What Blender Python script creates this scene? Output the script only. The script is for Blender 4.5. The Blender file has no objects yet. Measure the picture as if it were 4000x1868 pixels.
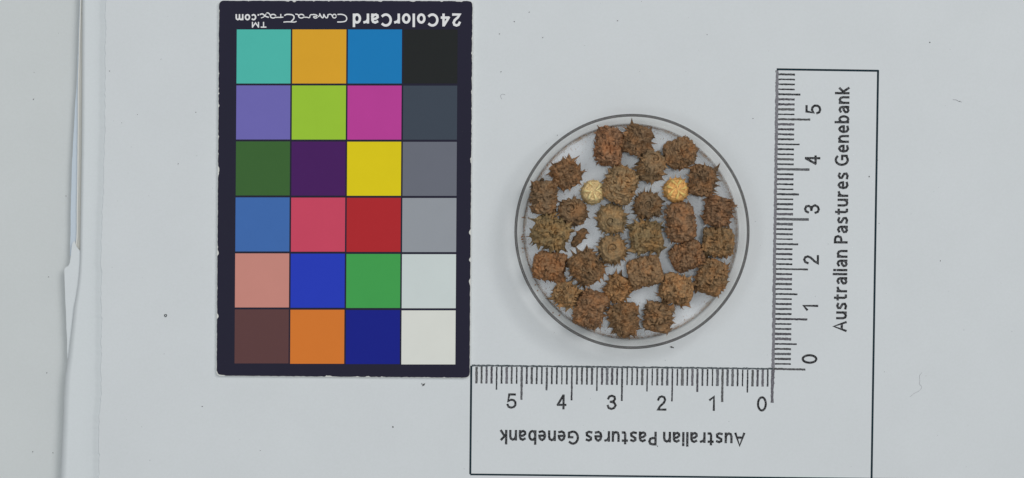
import bpy, math, random
import numpy as np
from mathutils import Matrix, Vector, Quaternion

# ------------------------------------------------------------------ camera, light, exposure
SC = bpy.context.scene
COL = SC.collection
MM = 0.001                      # everything below is measured in millimetres
PX = 0.0511                     # millimetres on the paper per photograph pixel
HC = 500.0                      # camera height above the paper top (mm)
ZP = 1.0                        # paper top (mm above the table)

cam_d = bpy.data.cameras.new('camera')
cam = bpy.data.objects.new('camera', cam_d)
COL.objects.link(cam)
cam.location = (0, 0, (HC + ZP) * MM)
cam_d.sensor_width = 36.0
cam_d.lens = 36.0 * HC / (4000 * PX)
cam_d.clip_start = 0.01
cam_d.clip_end = 20.0
SC.camera = cam

world = bpy.data.worlds.new('World')
SC.world = world
world.use_nodes = True
bg = world.node_tree.nodes['Background']
bg.inputs[0].default_value = (0.93, 0.97, 1.0, 1)
bg.inputs[1].default_value = 0.22


def area_lamp(name, loc, target, size, power, color):
    d = bpy.data.lights.new(name, 'AREA')
    d.shape = 'RECTANGLE'
    d.size, d.size_y = size
    d.energy = power
    d.color = color
    o = bpy.data.objects.new(name, d)
    COL.objects.link(o)
    o.location = loc
    o.rotation_euler = (Vector(target) - Vector(loc)).to_track_quat('-Z', 'Y').to_euler()
    return o


area_lamp('softbox_lamp', (0.72, 0.56, 1.40), (0.0, 0.0, 0), (0.80, 0.70), 9.0, (1.0, 0.985, 0.97))
area_lamp('room_lamp', (-0.16, 0.02, 0.95), (-0.03, 0, 0), (0.6, 0.6), 2.55, (0.95, 0.98, 1.0))

SC.view_settings.view_transform = 'Standard'
SC.view_settings.look = 'None'
SC.view_settings.exposure = 0.0
SC.view_settings.gamma = 1.0
SC.view_settings.use_curve_mapping = False
SC.render.engine = 'CYCLES'
SC.cycles.max_bounces = 12
SC.cycles.transmission_bounces = 10
SC.cycles.transparent_max_bounces = 12

rng = random.Random(7)
LIT = 0.70                      # picture value of a surface of reflectance 1


# ------------------------------------------------------------------ helpers
def P(px, py, z=ZP):
    """photograph pixel -> place on the sheet, for a point z mm above the table"""
    k = PX * (HC + ZP - z) / HC
    return ((px - 2000.0) * k, (934.0 - py) * k)


def lin(c):
    c = c / 255.0
    return c / 12.92 if c <= 0.04045 else ((c + 0.055) / 1.055) ** 2.4


def albedo(rgb, k=1.0):
    return tuple(min(0.96, lin(c) / LIT * k) for c in rgb) + (1.0,)


def mesh(name, verts, faces, smooth=False):
    m = bpy.data.meshes.new(name)
    v = (np.asarray(verts, dtype=float).reshape(-1, 3) * MM).tolist()
    m.from_pydata(v, [], [tuple(int(i) for i in f) for f in faces])
    if smooth:
        m.polygons.foreach_set('use_smooth', [True] * len(m.polygons))
    m.update()
    return m


def obj(name, me, mat=None, parent=None, loc=(0, 0, 0)):
    o = bpy.data.objects.new(name, me)
    COL.objects.link(o)
    if mat is not None and me is not None and not me.materials:
        me.materials.append(mat)
    o.location = [c * MM for c in loc]
    if parent is not None:
        o.parent = parent
    return o


def tag(o, label=None, cat=None, group=None, kind=None):
    if label:
        o['label'] = label
    if cat:
        o['category'] = cat
    if group:
        o['group'] = group
    if kind:
        o['kind'] = kind
    return o


def prism(outline, z0, z1):
    """closed slab from an xy outline (counter-clockwise)"""
    n = len(outline)
    v = [(x, y, z0) for x, y in outline] + [(x, y, z1) for x, y in outline]
    f = [tuple(range(n - 1, -1, -1)), tuple(range(n, 2 * n))]
    for i in range(n):
        j = (i + 1) % n
        f.append((i, j, n + j, n + i))
    return v, f


def grid_faces(nu, nv, wrap=False):
    f = []
    for j in range(nv - 1):
        for i in range(nu if wrap else nu - 1):
            a = j * nu + i
            b = j * nu + (i + 1) % nu
            f.append((a, b, b + nu, a + nu))
    return f


_perm = np.random.RandomState(3).permutation(4096)
_val = np.random.RandomState(4).rand(4096)


def vnoise(p):
    """value noise 0..1 at points p (n,3)"""
    p = np.asarray(p)
    i = np.floor(p).astype(np.int64)
    f = p - i
    f = f * f * (3 - 2 * f)

    def h(a, b, c):
        return _val[_perm[(_perm[(_perm[a & 4095] + b) & 4095] + c) & 4095]]
    x, y, z = i[:, 0], i[:, 1], i[:, 2]
    fx, fy, fz = f[:, 0], f[:, 1], f[:, 2]

    def l(a, b, t):
        return a + (b - a) * t
    c00 = l(h(x, y, z), h(x + 1, y, z), fx)
    c10 = l(h(x, y + 1, z), h(x + 1, y + 1, z), fx)
    c01 = l(h(x, y, z + 1), h(x + 1, y, z + 1), fx)
    c11 = l(h(x, y + 1, z + 1), h(x + 1, y + 1, z + 1), fx)
    return l(l(c00, c10, fy), l(c01, c11, fy), fz)


# ------------------------------------------------------------------ materials
def new_mat(name):
    m = bpy.data.materials.new(name)
    m.use_nodes = True
    nt = m.node_tree
    b = nt.nodes['Principled BSDF']
    return m, nt, b


def N(nt, kind, **kw):
    n = nt.nodes.new(kind)
    for k, v in kw.items():
        setattr(n, k, v)
    return n


def noise_col(nt, scale, detail=3.0, rough=0.6, coord='pos'):
    n = N(nt, 'ShaderNodeTexNoise')
    n.inputs['Scale'].default_value = scale
    n.inputs['Detail'].default_value = detail
    n.inputs['Roughness'].default_value = rough
    g = N(nt, 'ShaderNodeNewGeometry')
    nt.links.new(g.outputs['Position'], n.inputs['Vector'])
    return n


def ramp(nt, src, stops):
    r = N(nt, 'ShaderNodeValToRGB')
    e = r.color_ramp.elements
    e[0].position, e[0].color = stops[0]
    e[1].position, e[1].color = stops[-1]
    for p, c in stops[1:-1]:
        x = e.new(p)
        x.color = c
    nt.links.new(src, r.inputs[0])
    return r


def mix(nt, a, b, fac, mode='MIX'):
    m = N(nt, 'ShaderNodeMix', data_type='RGBA', blend_type=mode)
    for sock, v in ((m.inputs['Factor'], fac), (m.inputs['A'], a), (m.inputs['B'], b)):
        if hasattr(v, 'is_linked'):
            nt.links.new(v, sock)
        else:
            sock.default_value = v
    return m.outputs['Result']


def bump(nt, b, src, dist, strength=1.0):
    n = N(nt, 'ShaderNodeBump')
    n.inputs['Distance'].default_value = dist
    n.inputs['Strength'].default_value = strength
    nt.links.new(src, n.inputs['Height'])
    nt.links.new(n.outputs[0], b.inputs['Normal'])


def paper_mat(name, rgb, rough=0.55, spec=0.3, mott=0.03):
    m, nt, b = new_mat(name)
    c = albedo(rgb)
    n1 = noise_col(nt, 60, 4)
    n2 = noise_col(nt, 2500, 2)
    r = ramp(nt, n1.outputs[0], [(0.3, (1 - mott, 1 - mott, 1 - mott, 1)), (0.7, (1, 1, 1, 1))])
    r2 = ramp(nt, n2.outputs[0], [(0.3, (0.975, 0.975, 0.97, 1)), (0.7, (1, 1, 1, 1))])
    o = mix(nt, c, r.outputs[0], 1.0, 'MULTIPLY')
    o = mix(nt, o, r2.outputs[0], 1.0, 'MULTIPLY')
    nt.links.new(o, b.inputs['Base Color'])
    b.inputs['Roughness'].default_value = rough
    b.inputs['Specular IOR Level'].default_value = spec
    bump(nt, b, n2.outputs[0], 0.00002, 0.4)
    return m


def print_mat(name, attr=True, rgb=(40, 42, 48), speckle=0.35, scale=5200):
    """ink: colour from the object's own colour, broken up by a fine halftone grain"""
    m, nt, b = new_mat(name)
    n = noise_col(nt, scale, 2, 0.7)
    if attr:
        oi = N(nt, 'ShaderNodeObjectInfo')
        c = oi.outputs['Color']
    else:
        c = albedo(rgb)
    r = ramp(nt, n.outputs[0], [(0.46, (0, 0, 0, 1)), (0.66, (speckle, speckle, speckle, 1))])
    o = mix(nt, c, (0.55, 0.56, 0.60, 1), r.outputs[0])
    nt.links.new(o, b.inputs['Base Color'])
    b.inputs['Roughness'].default_value = 0.6
    b.inputs['Specular IOR Level'].default_value = 0.08
    return m


M_table = paper_mat('white_table_board', (192, 196, 196), 0.6, 0.2)
M_paper = paper_mat('white_paper', (196, 200, 202), 0.5, 0.3)
M_film = paper_mat('milky_film', (193, 198, 200), 0.35, 0.4, 0.015)
M_filmblue = paper_mat('bluish_film', (176, 187, 197), 0.35, 0.4, 0.02)  # opaque tone of see-through film, with the shadow under it included
M_ink = print_mat('halftone_ink')
M_line = print_mat('border_ink', False, (18, 38, 46), 0.05)


def card_mat(name, rgb, scuff=0.25, rough=0.5):
    m, nt, b = new_mat(name)
    c = tuple(max(0.004, v - 0.011) for v in albedo(rgb)[:3]) + (1,)
    d = tuple(v * 0.93 for v in c[:3]) + (1,)
    n1 = noise_col(nt, 220, 5)
    o = mix(nt, c, d, n1.outputs[0])
    n2 = noise_col(nt, 3800, 2, 0.8)
    r2 = ramp(nt, n2.outputs[0], [(0.70, (0, 0, 0, 1)), (0.82, (scuff, scuff, scuff, 1))])
    o = mix(nt, o, (0.6, 0.6, 0.6, 1), r2.outputs[0])
    nt.links.new(o, b.inputs['Base Color'])
    b.inputs['Roughness'].default_value = rough
    b.inputs['Specular IOR Level'].default_value = 0.12
    bump(nt, b, n2.outputs[0], 0.00002, 0.3)
    return m


M_cardface = card_mat('matte_black_print', (41, 40, 54), 0.22, 0.55)
M_core = paper_mat('white_card_core', (200, 200, 196), 0.8, 0.1)
M_shadebeige = paper_mat('shaded_beige', (186, 186, 181), 0.8, 0.1)  # beige darkened to carry the shade under the film margin
M_white = print_mat('white_print', False, (214, 214, 218), 0.0)

# pods: the colour of each pod comes from its own object colour
def pod_mat(name, dark=0.45, warm=1.0, rough=0.85):
    m, nt, b = new_mat(name)
    oi = N(nt, 'ShaderNodeObjectInfo')
    c = oi.outputs['Color']
    gd = mix(nt, c, (0.30, 0.33, 0.38, 1), 1.0, 'MULTIPLY')
    wa = mix(nt, c, (1.42, 1.13, 0.88, 1), 1.0, 'MULTIPLY')
    li = mix(nt, c, (2.1, 2.0, 1.85, 1), 1.0, 'MULTIPLY')
    n1 = noise_col(nt, 420, 4, 0.6)
    n2 = noise_col(nt, 620, 5, 0.65)
    n3 = noise_col(nt, 2300, 5, 0.75)
    mp = N(nt, 'ShaderNodeMapping')
    mp.inputs['Location'].default_value = (3.7, 1.9, 0.6)
    g = N(nt, 'ShaderNodeNewGeometry')
    nt.links.new(g.outputs['Position'], mp.inputs['Vector'])
    nt.links.new(mp.outputs[0], n2.inputs['Vector'])
    f1 = ramp(nt, n1.outputs[0], [(0.44, (0, 0, 0, 1)), (0.66, (warm, warm, warm, 1))])
    f2 = ramp(nt, n2.outputs[0], [(0.50, (0, 0, 0, 1)), (0.68, (dark, dark, dark, 1))])
    f3 = ramp(nt, n3.outputs[0], [(0.52, (0, 0, 0, 1)), (0.70, (0.75, 0.75, 0.75, 1))])
    f4 = ramp(nt, n3.outputs[0], [(0.32, (0.7, 0.7, 0.7, 1)), (0.46, (0, 0, 0, 1))])
    o = mix(nt, c, wa, f1.outputs[0])
    o = mix(nt, o, gd, f2.outputs[0])
    o = mix(nt, o, li, f3.outputs[0])
    o = mix(nt, o, gd, f4.outputs[0])
    nt.links.new(o, b.inputs['Base Color'])
    b.inputs['Roughness'].default_value = rough
    b.inputs['Specular IOR Level'].default_value = 0.2
    bump(nt, b, n3.outputs[0], 0.00012, 0.8)
    return m


M_pod = pod_mat('dry_burr_husk', 0.8)
M_gold = pod_mat('straw_husk', 0.12, 0.25, 0.6)


def plastic_mat(name, tint, rough=0.02, clear=0.55):
    m, nt, b = new_mat(name)
    b.inputs['Base Color'].default_value = tint
    b.inputs['Transmission Weight'].default_value = 1.0
    b.inputs['Roughness'].default_value = rough
    b.inputs['IOR'].default_value = 1.49
    t = N(nt, 'ShaderNodeBsdfTransparent')
    t.inputs[0].default_value = tint
    mx = N(nt, 'ShaderNodeMixShader')
    mx.inputs[0].default_value = clear
    nt.links.new(b.outputs[0], mx.inputs[1])
    nt.links.new(t.outputs[0], mx.inputs[2])
    nt.links.new(mx.outputs[0], nt.nodes['Material Output'].inputs[0])
    return m


def sheer_mat(name, tint):
    """thin clear plastic: light passes straight through, a little is mirrored"""
    m, nt, b = new_mat(name)
    nt.nodes.remove(b)
    t = N(nt, 'ShaderNodeBsdfTransparent')
    t.inputs[0].default_value = tint
    g = N(nt, 'ShaderNodeBsdfGlossy')
    g.inputs['Roughness'].default_value = 0.08
    fr = N(nt, 'ShaderNodeFresnel')
    fr.inputs[0].default_value = 1.45
    mx = N(nt, 'ShaderNodeMixShader')
    nt.links.new(fr.outputs[0], mx.inputs[0])
    nt.links.new(t.outputs[0], mx.inputs[1])
    nt.links.new(g.outputs[0], mx.inputs[2])
    nt.links.new(mx.outputs[0], nt.nodes['Material Output'].inputs[0])
    return m


M_wall = plastic_mat('clear_plastic_wall', (0.985, 0.98, 0.972, 1), 0.02, 0.92)
M_rim = plastic_mat('clear_plastic_rim', (0.46, 0.45, 0.445, 1), 0.06, 0.70)  # grey tint stands in for the dark refraction in the clear rim
M_floor = sheer_mat('clear_plastic_base', (0.985, 0.985, 0.988, 1))


def plain(name, rgb, rough=0.8):
    m, nt, b = new_mat(name)
    n = noise_col(nt, 1500, 3)
    c = albedo(rgb)
    o = mix(nt, c, tuple(v * 0.6 for v in c[:3]) + (1,), n.outputs[0])
    nt.links.new(o, b.inputs['Base Color'])
    b.inputs['Roughness'].default_value = rough
    return m


# ------------------------------------------------------------------ table and laminated sheet
tv, tf = prism([(-260, -170), (260, -170), (260, 170), (-260, 170)], -20, -2.2)
tag(obj('table_board', mesh('table_board', tv, tf), M_table), kind='structure')

sheet = obj('laminated_sheet', None)
tag(sheet, 'white laminated sheet printed with an L-shaped centimetre scale, its left margin splitting', 'sheet')


def interp(pts, y):
    ys = [p[1] for p in pts]
    xs = [p[0] for p in pts]
    return np.interp(y, ys, xs)


PAPER_L = [(413, -400), (413, 0), (411, 300), (404, 700), (398, 935), (397, 1100), (397, 1300), (396, 1480), (391, 1600), (383, 1868), (378, 2300)]
FILM_L = [(324, -400), (322, 0), (321, 300), (319, 600), (316, 800), (314, 930), (314, 960), (312, 1030), (308, 1080), (304, 1115), (297, 1160), (289, 1200), (279, 1290),
          (268, 1385), (254, 1480), (249, 1560), (247, 1640), (242, 1750), (236, 1868), (226, 2300)]
ys = np.linspace(-300, 2200, 626)
jit = (vnoise(np.stack([ys / 14, ys * 0, ys * 0 + 9.3], 1)) - 0.5) * 6 + (vnoise(np.stack([ys / 60, ys * 0, ys * 0 + 5.1], 1)) - 0.5) * 6

# paper slab (its left edge is ragged under the film)
left = [P(interp(PAPER_L, y) + j, y) for y, j in zip(ys, jit)]
right_x, top_y, bot_y = 150.0, left[0][1], left[-1][1]
outline = left + [(right_x, bot_y), (right_x, top_y)]
pv, pf = prism(outline, 0.0, ZP)
obj('paper', mesh('paper', pv, pf), M_paper, sheet)
bx0 = P(440, 934)[0]
bv, bf = prism([(bx0, bot_y), (right_x - 1, bot_y), (right_x - 1, top_y), (bx0, top_y)], -2.195, -0.002)
obj('mount_board', mesh('mount_board', bv, bf), M_core, sheet)

# film margin: from the paper edge down to the free, lifting edge
V, sect = [], [(0.0, 0.80), (0.10, 0.74), (0.22, 0.60), (0.34, 0.52), (0.6, 0.52), (0.86, 0.53), (1.0, 0.55)]
for y, j in zip(ys, jit):
    xr = interp(PAPER_L, y) + j + 0.4
    xl = interp(FILM_L, y)
    lift = 0.12 * max(0, min(1, (y - 1050) / 400)) * (1 - 0.5 * max(0, min(1, (y - 1500) / 400)))
    for t, z in sect:
        zz = z + lift * t * t
        # the slope beside the paper keeps its width
        w = xr - xl
        d = min(t * 85.0, w) if t < 0.4 else (34 * 0.85 + (w - 34 * 0.85) * (t - 0.34) / 0.66)
        X, Y = P(xr - d, y, zz)
        V.append((X, Y, zz))
ns = len(sect)
F = grid_faces(ns, len(ys))
nb = len(V)
V += [(x, y, z - 0.06) for x, y, z in V]
F2 = [tuple(nb + i for i in reversed(f)) for f in F]
rim = []
for r in range(len(ys) - 1):
    a, b = r * ns + ns - 1, (r + 1) * ns + ns - 1
    rim.append((a, nb + a, nb + b, b))
obj('film_margin', mesh('film_margin', V, F + F2 + rim, True), M_film, sheet)


def film_piece(name, lpts, rpts, y0, y1, z, mat, n=90, th=0.05, wob=1.5, zl=None):
    yy = np.linspace(y0, y1, n)
    jl = (vnoise(np.stack([yy / 16, yy * 0 + z * 7, yy * 0], 1)) - 0.5) * 2 * wob
    o = [P(interp(lpts, y) + j, y, z) for y, j in zip(yy, jl)] + [P(interp(rpts, y), y, z) for y in yy[::-1]]
    v, f = prism(o, z - th, z)
    return obj(name, mesh(name, v, f), mat, sheet)


# lower film (bluish where it lies free), its white broken edge and the torn flap
film_piece('lower_film', [(313, -300), (311, 0), (306, 150), (301, 300), (290, 480), (281, 640), (277, 800), (275, 940), (273, 1000)],
           [(345, -300), (345, 1000)], -300, 1000, -0.45, M_filmblue, wob=0.8)
EDGE = [(314, -300), (313, 0), (308, 160), (304, 330), (303, 600), (300, 800), (299, 930), (294, 960), (296, 1020), (299, 1080), (301, 1110)]
film_piece('shaded_sliver', [(x + 2, y) for x, y in EDGE], [(345, -300), (345, 1060), (330, 1110)], -300, 1110, -0.25, M_shadebeige, wob=0.8)  # sliver below the film margin, its shade put into the colour
film_piece('torn_edge', EDGE, [(x + 5, y) for x, y in EDGE], -300, 1000, 0.05, M_core, wob=0.8)
film_piece('torn_flap', [(291, 942), (284, 948), (281, 958), (277, 1000), (272, 1030), (266, 1040), (254, 1046), (251, 1056), (252, 1090), (255, 1160), (258, 1240), (262, 1340), (262, 1400)],
           [(293, 942), (296, 960), (330, 1000), (335, 1400)], 942, 1400, 0.20, M_film, wob=0.8)

# ------------------------------------------------------------------ printed scale on the sheet
ZI = ZP + 0.012


def quad(a, b, w, z, cap=0.0):
    (x0, y0), (x1, y1) = a, b
    dx, dy = x1 - x0, y1 - y0
    l = math.hypot(dx, dy)
    nx, ny = -dy / l * w / 2, dx / l * w / 2
    return [(x0 + nx, y0 + ny, z), (x0 - nx, y0 - ny, z), (x1 - nx, y1 - ny, z), (x1 + nx, y1 + ny, z)], [(0, 1, 2, 3)]


def strip(name, pa, pb, wpx, mat, parent, z=ZI, color=None, wob=0.0):
    """an inked line with a slightly uneven edge"""
    a, b = np.array(P(*pa, z)), np.array(P(*pb, z))
    L = np.linalg.norm(b - a)
    n = max(2, int(L / 0.25))
    d = (b - a) / L
    nn = np.array([-d[1], d[0]])
    t = np.linspace(0, 1, n)
    s = rng.random() * 99
    w1 = wpx * PX / 2 * (1 + wob * (vnoise(np.stack([t * L / 0.28, t * 0 + s, t * 0], 1)) - 0.5) * 2)
    w2 = wpx * PX / 2 * (1 + wob * (vnoise(np.stack([t * L / 0.28, t * 0 + s + 40, t * 0], 1)) - 0.5) * 2)
    c = a + np.outer(t, b - a)
    v = []
    for p, x, y in zip(c, w1, w2):
        v += [tuple(p + nn * x) + (z,), tuple(p - nn * y) + (z,)]
    f = [(2 * i, 2 * i + 1, 2 * i + 3, 2 * i + 2) for i in range(n - 1)]
    o = obj(name, mesh(name, v, f), mat, parent)
    if color:
        o.color = color
    return o


def ink(v, tintv=(0, 0, 0)):
    return albedo((v + tintv[0], v + tintv[1], v + tintv[2]))


# framing lines
strip('border_line', (1841, 1429), (1837, 1853), 8, M_line, sheet)
strip('border_line', (1837, 1853.5), (3700, 1874), 7, M_line, sheet, ZI + .004)
strip('border_line', (3034, 271), (3432, 277), 8, M_line, sheet)
strip('border_line', (3430, 274), (3404, 1900), 8, M_line, sheet, ZI + .004)
# base lines of both scales
strip('base_line', (1843, 1428), (3020, 1441), 7, M_ink, sheet, ZI + .004, ink(66, (-6, 2, 5)), 0.4)
strip('base_line', (3020, 1441), (3146, 1444), 8, M_ink, sheet, ZI + .008, ink(66), 0.3)
strip('base_line', (3036, 275), (3019, 1500), 12, M_ink, sheet, ZI + .002, ink(108, (0, -1, 4)), 0.35)

trng = random.Random(21)
for k in range(1, 60):
    t = k / 10.0
    x = 3019 - 196.1 * t
    yb = 1441 - 13 * (3019 - x) / 1176
    ln = 132 if k % 10 == 0 else (94 if k % 5 == 0 else 70)
    shade = trng.choice([30, 38, 48, 62, 76, 90])
    wd = 7 + 4.5 * (shade - 45) / 70 + trng.uniform(-1, 1)
    tintv = trng.choice([(0, 0, 0), (2, -1, 4), (-1, 0, 3), (0, 0, 2)])
    strip('tick_mark', (x, yb + 4), (x - 0.015 * ln, yb + ln), wd, M_ink, sheet, ZI, ink(shade, tintv), 0.22)
strip('tick_mark', (3018, 1445), (3016, 1574), 11, M_ink, sheet, ZI + .012, ink(84, (1, -1, 4)), 0.25)
for k in range(1, 60):
    t = k / 10.0
    y = 1441 - 195.0 * t
    xb = 3019 + 17 * (1441 - y) / 1171
    ln = 132 if k % 10 == 0 else (92 if k % 5 == 0 else 70)
    shade = trng.choice([25, 30, 38, 48, 62, 78])
    wd = 7 + 4 * (shade - 35) / 70 + trng.uniform(-1, 1)
    tintv = trng.choice([(0, 0, 0), (2, -1, 4), (-1, 0, 2)])
    strip('tick_mark', (xb + 5, y), (xb + ln, y + 0.015 * ln), wd, M_ink, sheet, ZI, ink(shade, tintv), 0.22)


def circ(cx, cy, rx, ry, n=16, a0=0.0, a1=360.0):
    return [(cx + rx * math.cos(math.radians(a0 + (a1 - a0) * k / n)), cy + ry * math.sin(math.radians(a0 + (a1 - a0) * k / n))) for k in range(n + 1)]


XH = 0.73
GLYPH = {                      # width, strokes (capital height 1)
    'A': (.66, [[(0, 0), (.33, 1), (.66, 0)], [(.12, .33), (.54, .33)]]),
    'P': (.48, [[(0, 0), (0, 1)], [(0, .98), (.22, .98), (.40, .93), (.48, .74), (.40, .52), (.22, .46), (0, .46)]]),
    'G': (.72, [circ(.38, .5, .38, .5, 16, 48, 300) + [(.70, .10), (.70, .47)], [(.70, .47), (.42, .47)]]),
    'C': (.66, [circ(.38, .5, .38, .5, 16, 48, 312)]),
    'u': (.44, [[(0, XH), (0, .25), (.06, .06), (.2, 0), (.34, .06), (.44, .25)], [(.44, XH), (.44, 0)]]),
    's': (.38, [[(.37, .66), (.2, XH), (.04, .64), (.04, .48), (.18, .39), (.35, .29), (.37, .1), (.2, 0), (0, .05)]]),
    't': (.34, [[(.14, .93), (.14, .15), (.2, .02), (.34, .02)], [(0, .70), (.33, .70)]]),
    'r': (.28, [[(0, XH), (0, 0)], [(0, .42), (.09, .64), (.28, .71)]]),
    'a': (.42, [[(.04, .64), (.2, XH), (.36, .66), (.42, .5), (.42, 0)], [(.42, .42), (.16, .38), (.01, .24), (.03, .08), (.15, 0), (.30, .05), (.42, .2)]]),
    'l': (.0, [[(0, 1.06), (0, 0)]]),
    'i': (.0, [[(0, XH), (0, 0)], [(0, 1.02), (0, .92)]]),
    'n': (.44, [[(0, XH), (0, 0)], [(0, .42), (.08, .65), (.24, XH), (.39, .64), (.44, .45), (.44, 0)]]),
    'm': (.76, [[(0, XH), (0, 0)], [(0, .42), (.07, .65), (.2, XH), (.33, .64), (.38, .45), (.38, 0)], [(.38, .42), (.45, .65), (.58, XH), (.71, .64), (.76, .45), (.76, 0)]]),
    'e': (.45, [[(.05, .37), (.45, .37)], [(.45, .37), (.42, .56), (.32, .69), (.22, XH), (.07, .62), (0, .37), (.06, .11), (.22, 0), (.43, .06)]]),
    'b': (.46, [[(0, 1.06), (0, 0)], circ(.23, .365, .23, .365)]),
    'd': (.46, [[(.46, 1.06), (.46, 0)], circ(.23, .365, .23, .365)]),
    'o': (.48, [circ(.24, .365, .24, .365)]),
    'c': (.40, [circ(.24, .365, .24, .365, 14, 50, 310)]),
    'k': (.40, [[(0, 1.06), (0, 0)], [(.37, XH), (.03, .34)], [(.13, .43), (.40, 0)]]),
    'T': (.60, [[(0, 1), (.60, 1)], [(.30, 1), (.30, 0)]]),
    'M': (.76, [[(0, 0), (0, 1)], [(0, 1), (.38, .1), (.76, 1)], [(.76, 1), (.76, 0)]]),
    '.': (.0, [[(0, .0), (0, .06)]]),
    '0': (.52, [circ(.26, .5, .26, .5, 20)]),
    '1': (.22, [[(0, .76), (.22, 1), (.22, 0)]]),
    '2': (.52, [[(.02, .74), (.1, .93), (.26, 1), (.42, .93), (.48, .74), (.4, .52), (.15, .25), (.02, 0), (.52, 0)]]),
    '3': (.50, [[(.02, .78), (.1, .95), (.25, 1), (.42, .92), (.45, .74), (.36, .58), (.18, .54)], [(.18, .54), (.40, .48), (.50, .28), (.4, .07), (.23, 0), (.06, .07), (0, .24)]]),
    '4': (.54, [[(.40, 0), (.40, 1)], [(.36, .97), (.0, .28)], [(.02, .28), (.54, .28)]]),
    '5': (.50, [[(.47, 1), (.1, 1), (.03, .48), (.2, .60), (.38, .57), (.50, .42), (.50, .2), (.4, .05), (.23, 0), (.07, .06), (0, .22)]]),
}


def lettering(name, text, mat, parent, corner, w, h, ang, z, sw=0.13, color=None, gap=0.20):
    """flat printed text drawn with strokes; corner = pixel of the baseline's left end, w/h = width and capital height in pixels"""
    strokes, x = [], 0.0
    for ch in text:
        if ch == ' ':
            x += 0.36
            continue
        gw, ss = GLYPH[ch]
        strokes += [[(x + a, b) for a, b in st] for st in ss]
        x += gw + gap + sw
    total = x - gap - sw
    k = PX * (HC + ZP - z) / HC
    swm = sw * h / (1 + sw)                       # stroke width in pixels
    sx = (w - swm) / max(total, 1e-3) if total > 0.01 else 1.0
    sy = h - swm
    ca, sa = math.cos(ang), math.sin(ang)
    cx, cy = P(*corner, z)
    V, F = [], []
    for si, st in enumerate(strokes):
        q = [np.array((swm / 2 + a * sx, swm / 2 + b * sy)) for a, b in st]
        zz = z + 0.0006 * (si % 7)
        hw = swm / 2
        b0 = len(V)
        loop = np.linalg.norm(q[0] - q[-1]) < 1e-6
        for i, p in enumerate(q):
            d0 = q[i] - q[i - 1] if i > 0 else (q[0] - q[-2] if loop else None)
            d1 = q[i + 1] - q[i] if i < len(q) - 1 else (q[1] - q[0] if loop else None)
            if d0 is None:
                d0 = d1
            if d1 is None:
                d1 = d0
            d0, d1 = d0 / np.linalg.norm(d0), d1 / np.linalg.norm(d1)
            n0, n1 = np.array([-d0[1], d0[0]]), np.array([-d1[1], d1[0]])
            nn = n0 + n1
            nn = nn / max(np.dot(nn, n0), 0.55)
            ext = d0 * 0
            if loop:
                pass
            elif i == 0:
                ext = -d0 * hw * 0.8
            elif i == len(q) - 1:
                ext = d0 * hw * 0.8
            for sgn in (1, -1):
                r_ = (p + ext + nn * hw * sgn) * k
                V.append((cx + r_[0] * ca - r_[1] * sa, cy + r_[0] * sa + r_[1] * ca, zz))
        F += [(b0 + 2 * i, b0 + 2 * i + 1, b0 + 2 * i + 3, b0 + 2 * i + 2) for i in range(len(q) - 1)]
    o = obj(name, mesh(name, V, F), mat, parent)
    if color:
        o.color = color
    return o


R1 = math.radians(-0.7)
ZL = ZI + 0.02
for d, cx, cy in (('5', 392, 370), ('4', 780, 377), ('3', 1168, 380), ('2', 1555, 385), ('1', 1943, 388), ('0', 2330, 392)):
    px, py = 1800 + cx / 1.9815, 1380 + cy / 1.9815
    w = 24 if d == '1' else 39
    lettering('numeral', d, M_ink, sheet, (px - w / 2, py + 30), w, 60, R1, ZL, 0.165, ink(18))
for d, px, py in (('5', 3177, 428), ('4', 3174, 625.6), ('3', 3171.5, 817), ('2', 3168, 1015), ('1', 3166, 1203), ('0', 3162, 1403)):
    w = 24 if d == '1' else 38
    lettering('numeral', d, M_ink, sheet, (px + 31, py + w / 2), w, 62, R1 + math.pi / 2, ZL, 0.165, ink(18))
lettering('lettering', 'Australian Pastures Genebank', M_ink, sheet, (2911, 1690), 958, 56, R1 + math.pi, ZL, 0.195, ink(20), 0.12)
lettering('lettering', 'Australian Pastures Genebank', M_ink, sheet, (3308, 1297), 957, 56, R1 + math.pi / 2, ZL, 0.195, ink(20), 0.12)

# ------------------------------------------------------------------ colour card
ZC = ZP + 0.85
card = obj('color_card', None)
tag(card, 'black colour checker card with a grid of 24 coloured squares, lying on the sheet', 'colour card')
CC = [(845, 1469), (1835.5, 1477), (1847, 3), (855, 2)]           # BL BR TR TL


def round_outline(cs, r, z, inset=0.0, n=7):
    pts = [np.array(P(*c, z)) for c in cs]
    cen = sum(pts) / 4
    out = []
    for i in range(4):
        p, a, b = pts[i], pts[i - 1], pts[(i + 1) % 4]
        da, db = (a - p) / np.linalg.norm(a - p), (b - p) / np.linalg.norm(b - p)
        p = p + (da + db) * inset
        for k in range(n):
            t = k / (n - 1)
            s = p + da * r * (1 - t) ** 2 + db * r * t ** 2
            out.append(s)
    return out


def densify(o, step):
    res = []
    for i in range(len(o)):
        a, b = o[i], o[(i + 1) % len(o)]
        n = max(1, int(np.linalg.norm(b - a) / step))
        res += [a + (b - a) * k / n for k in range(n)]
    return res


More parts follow.
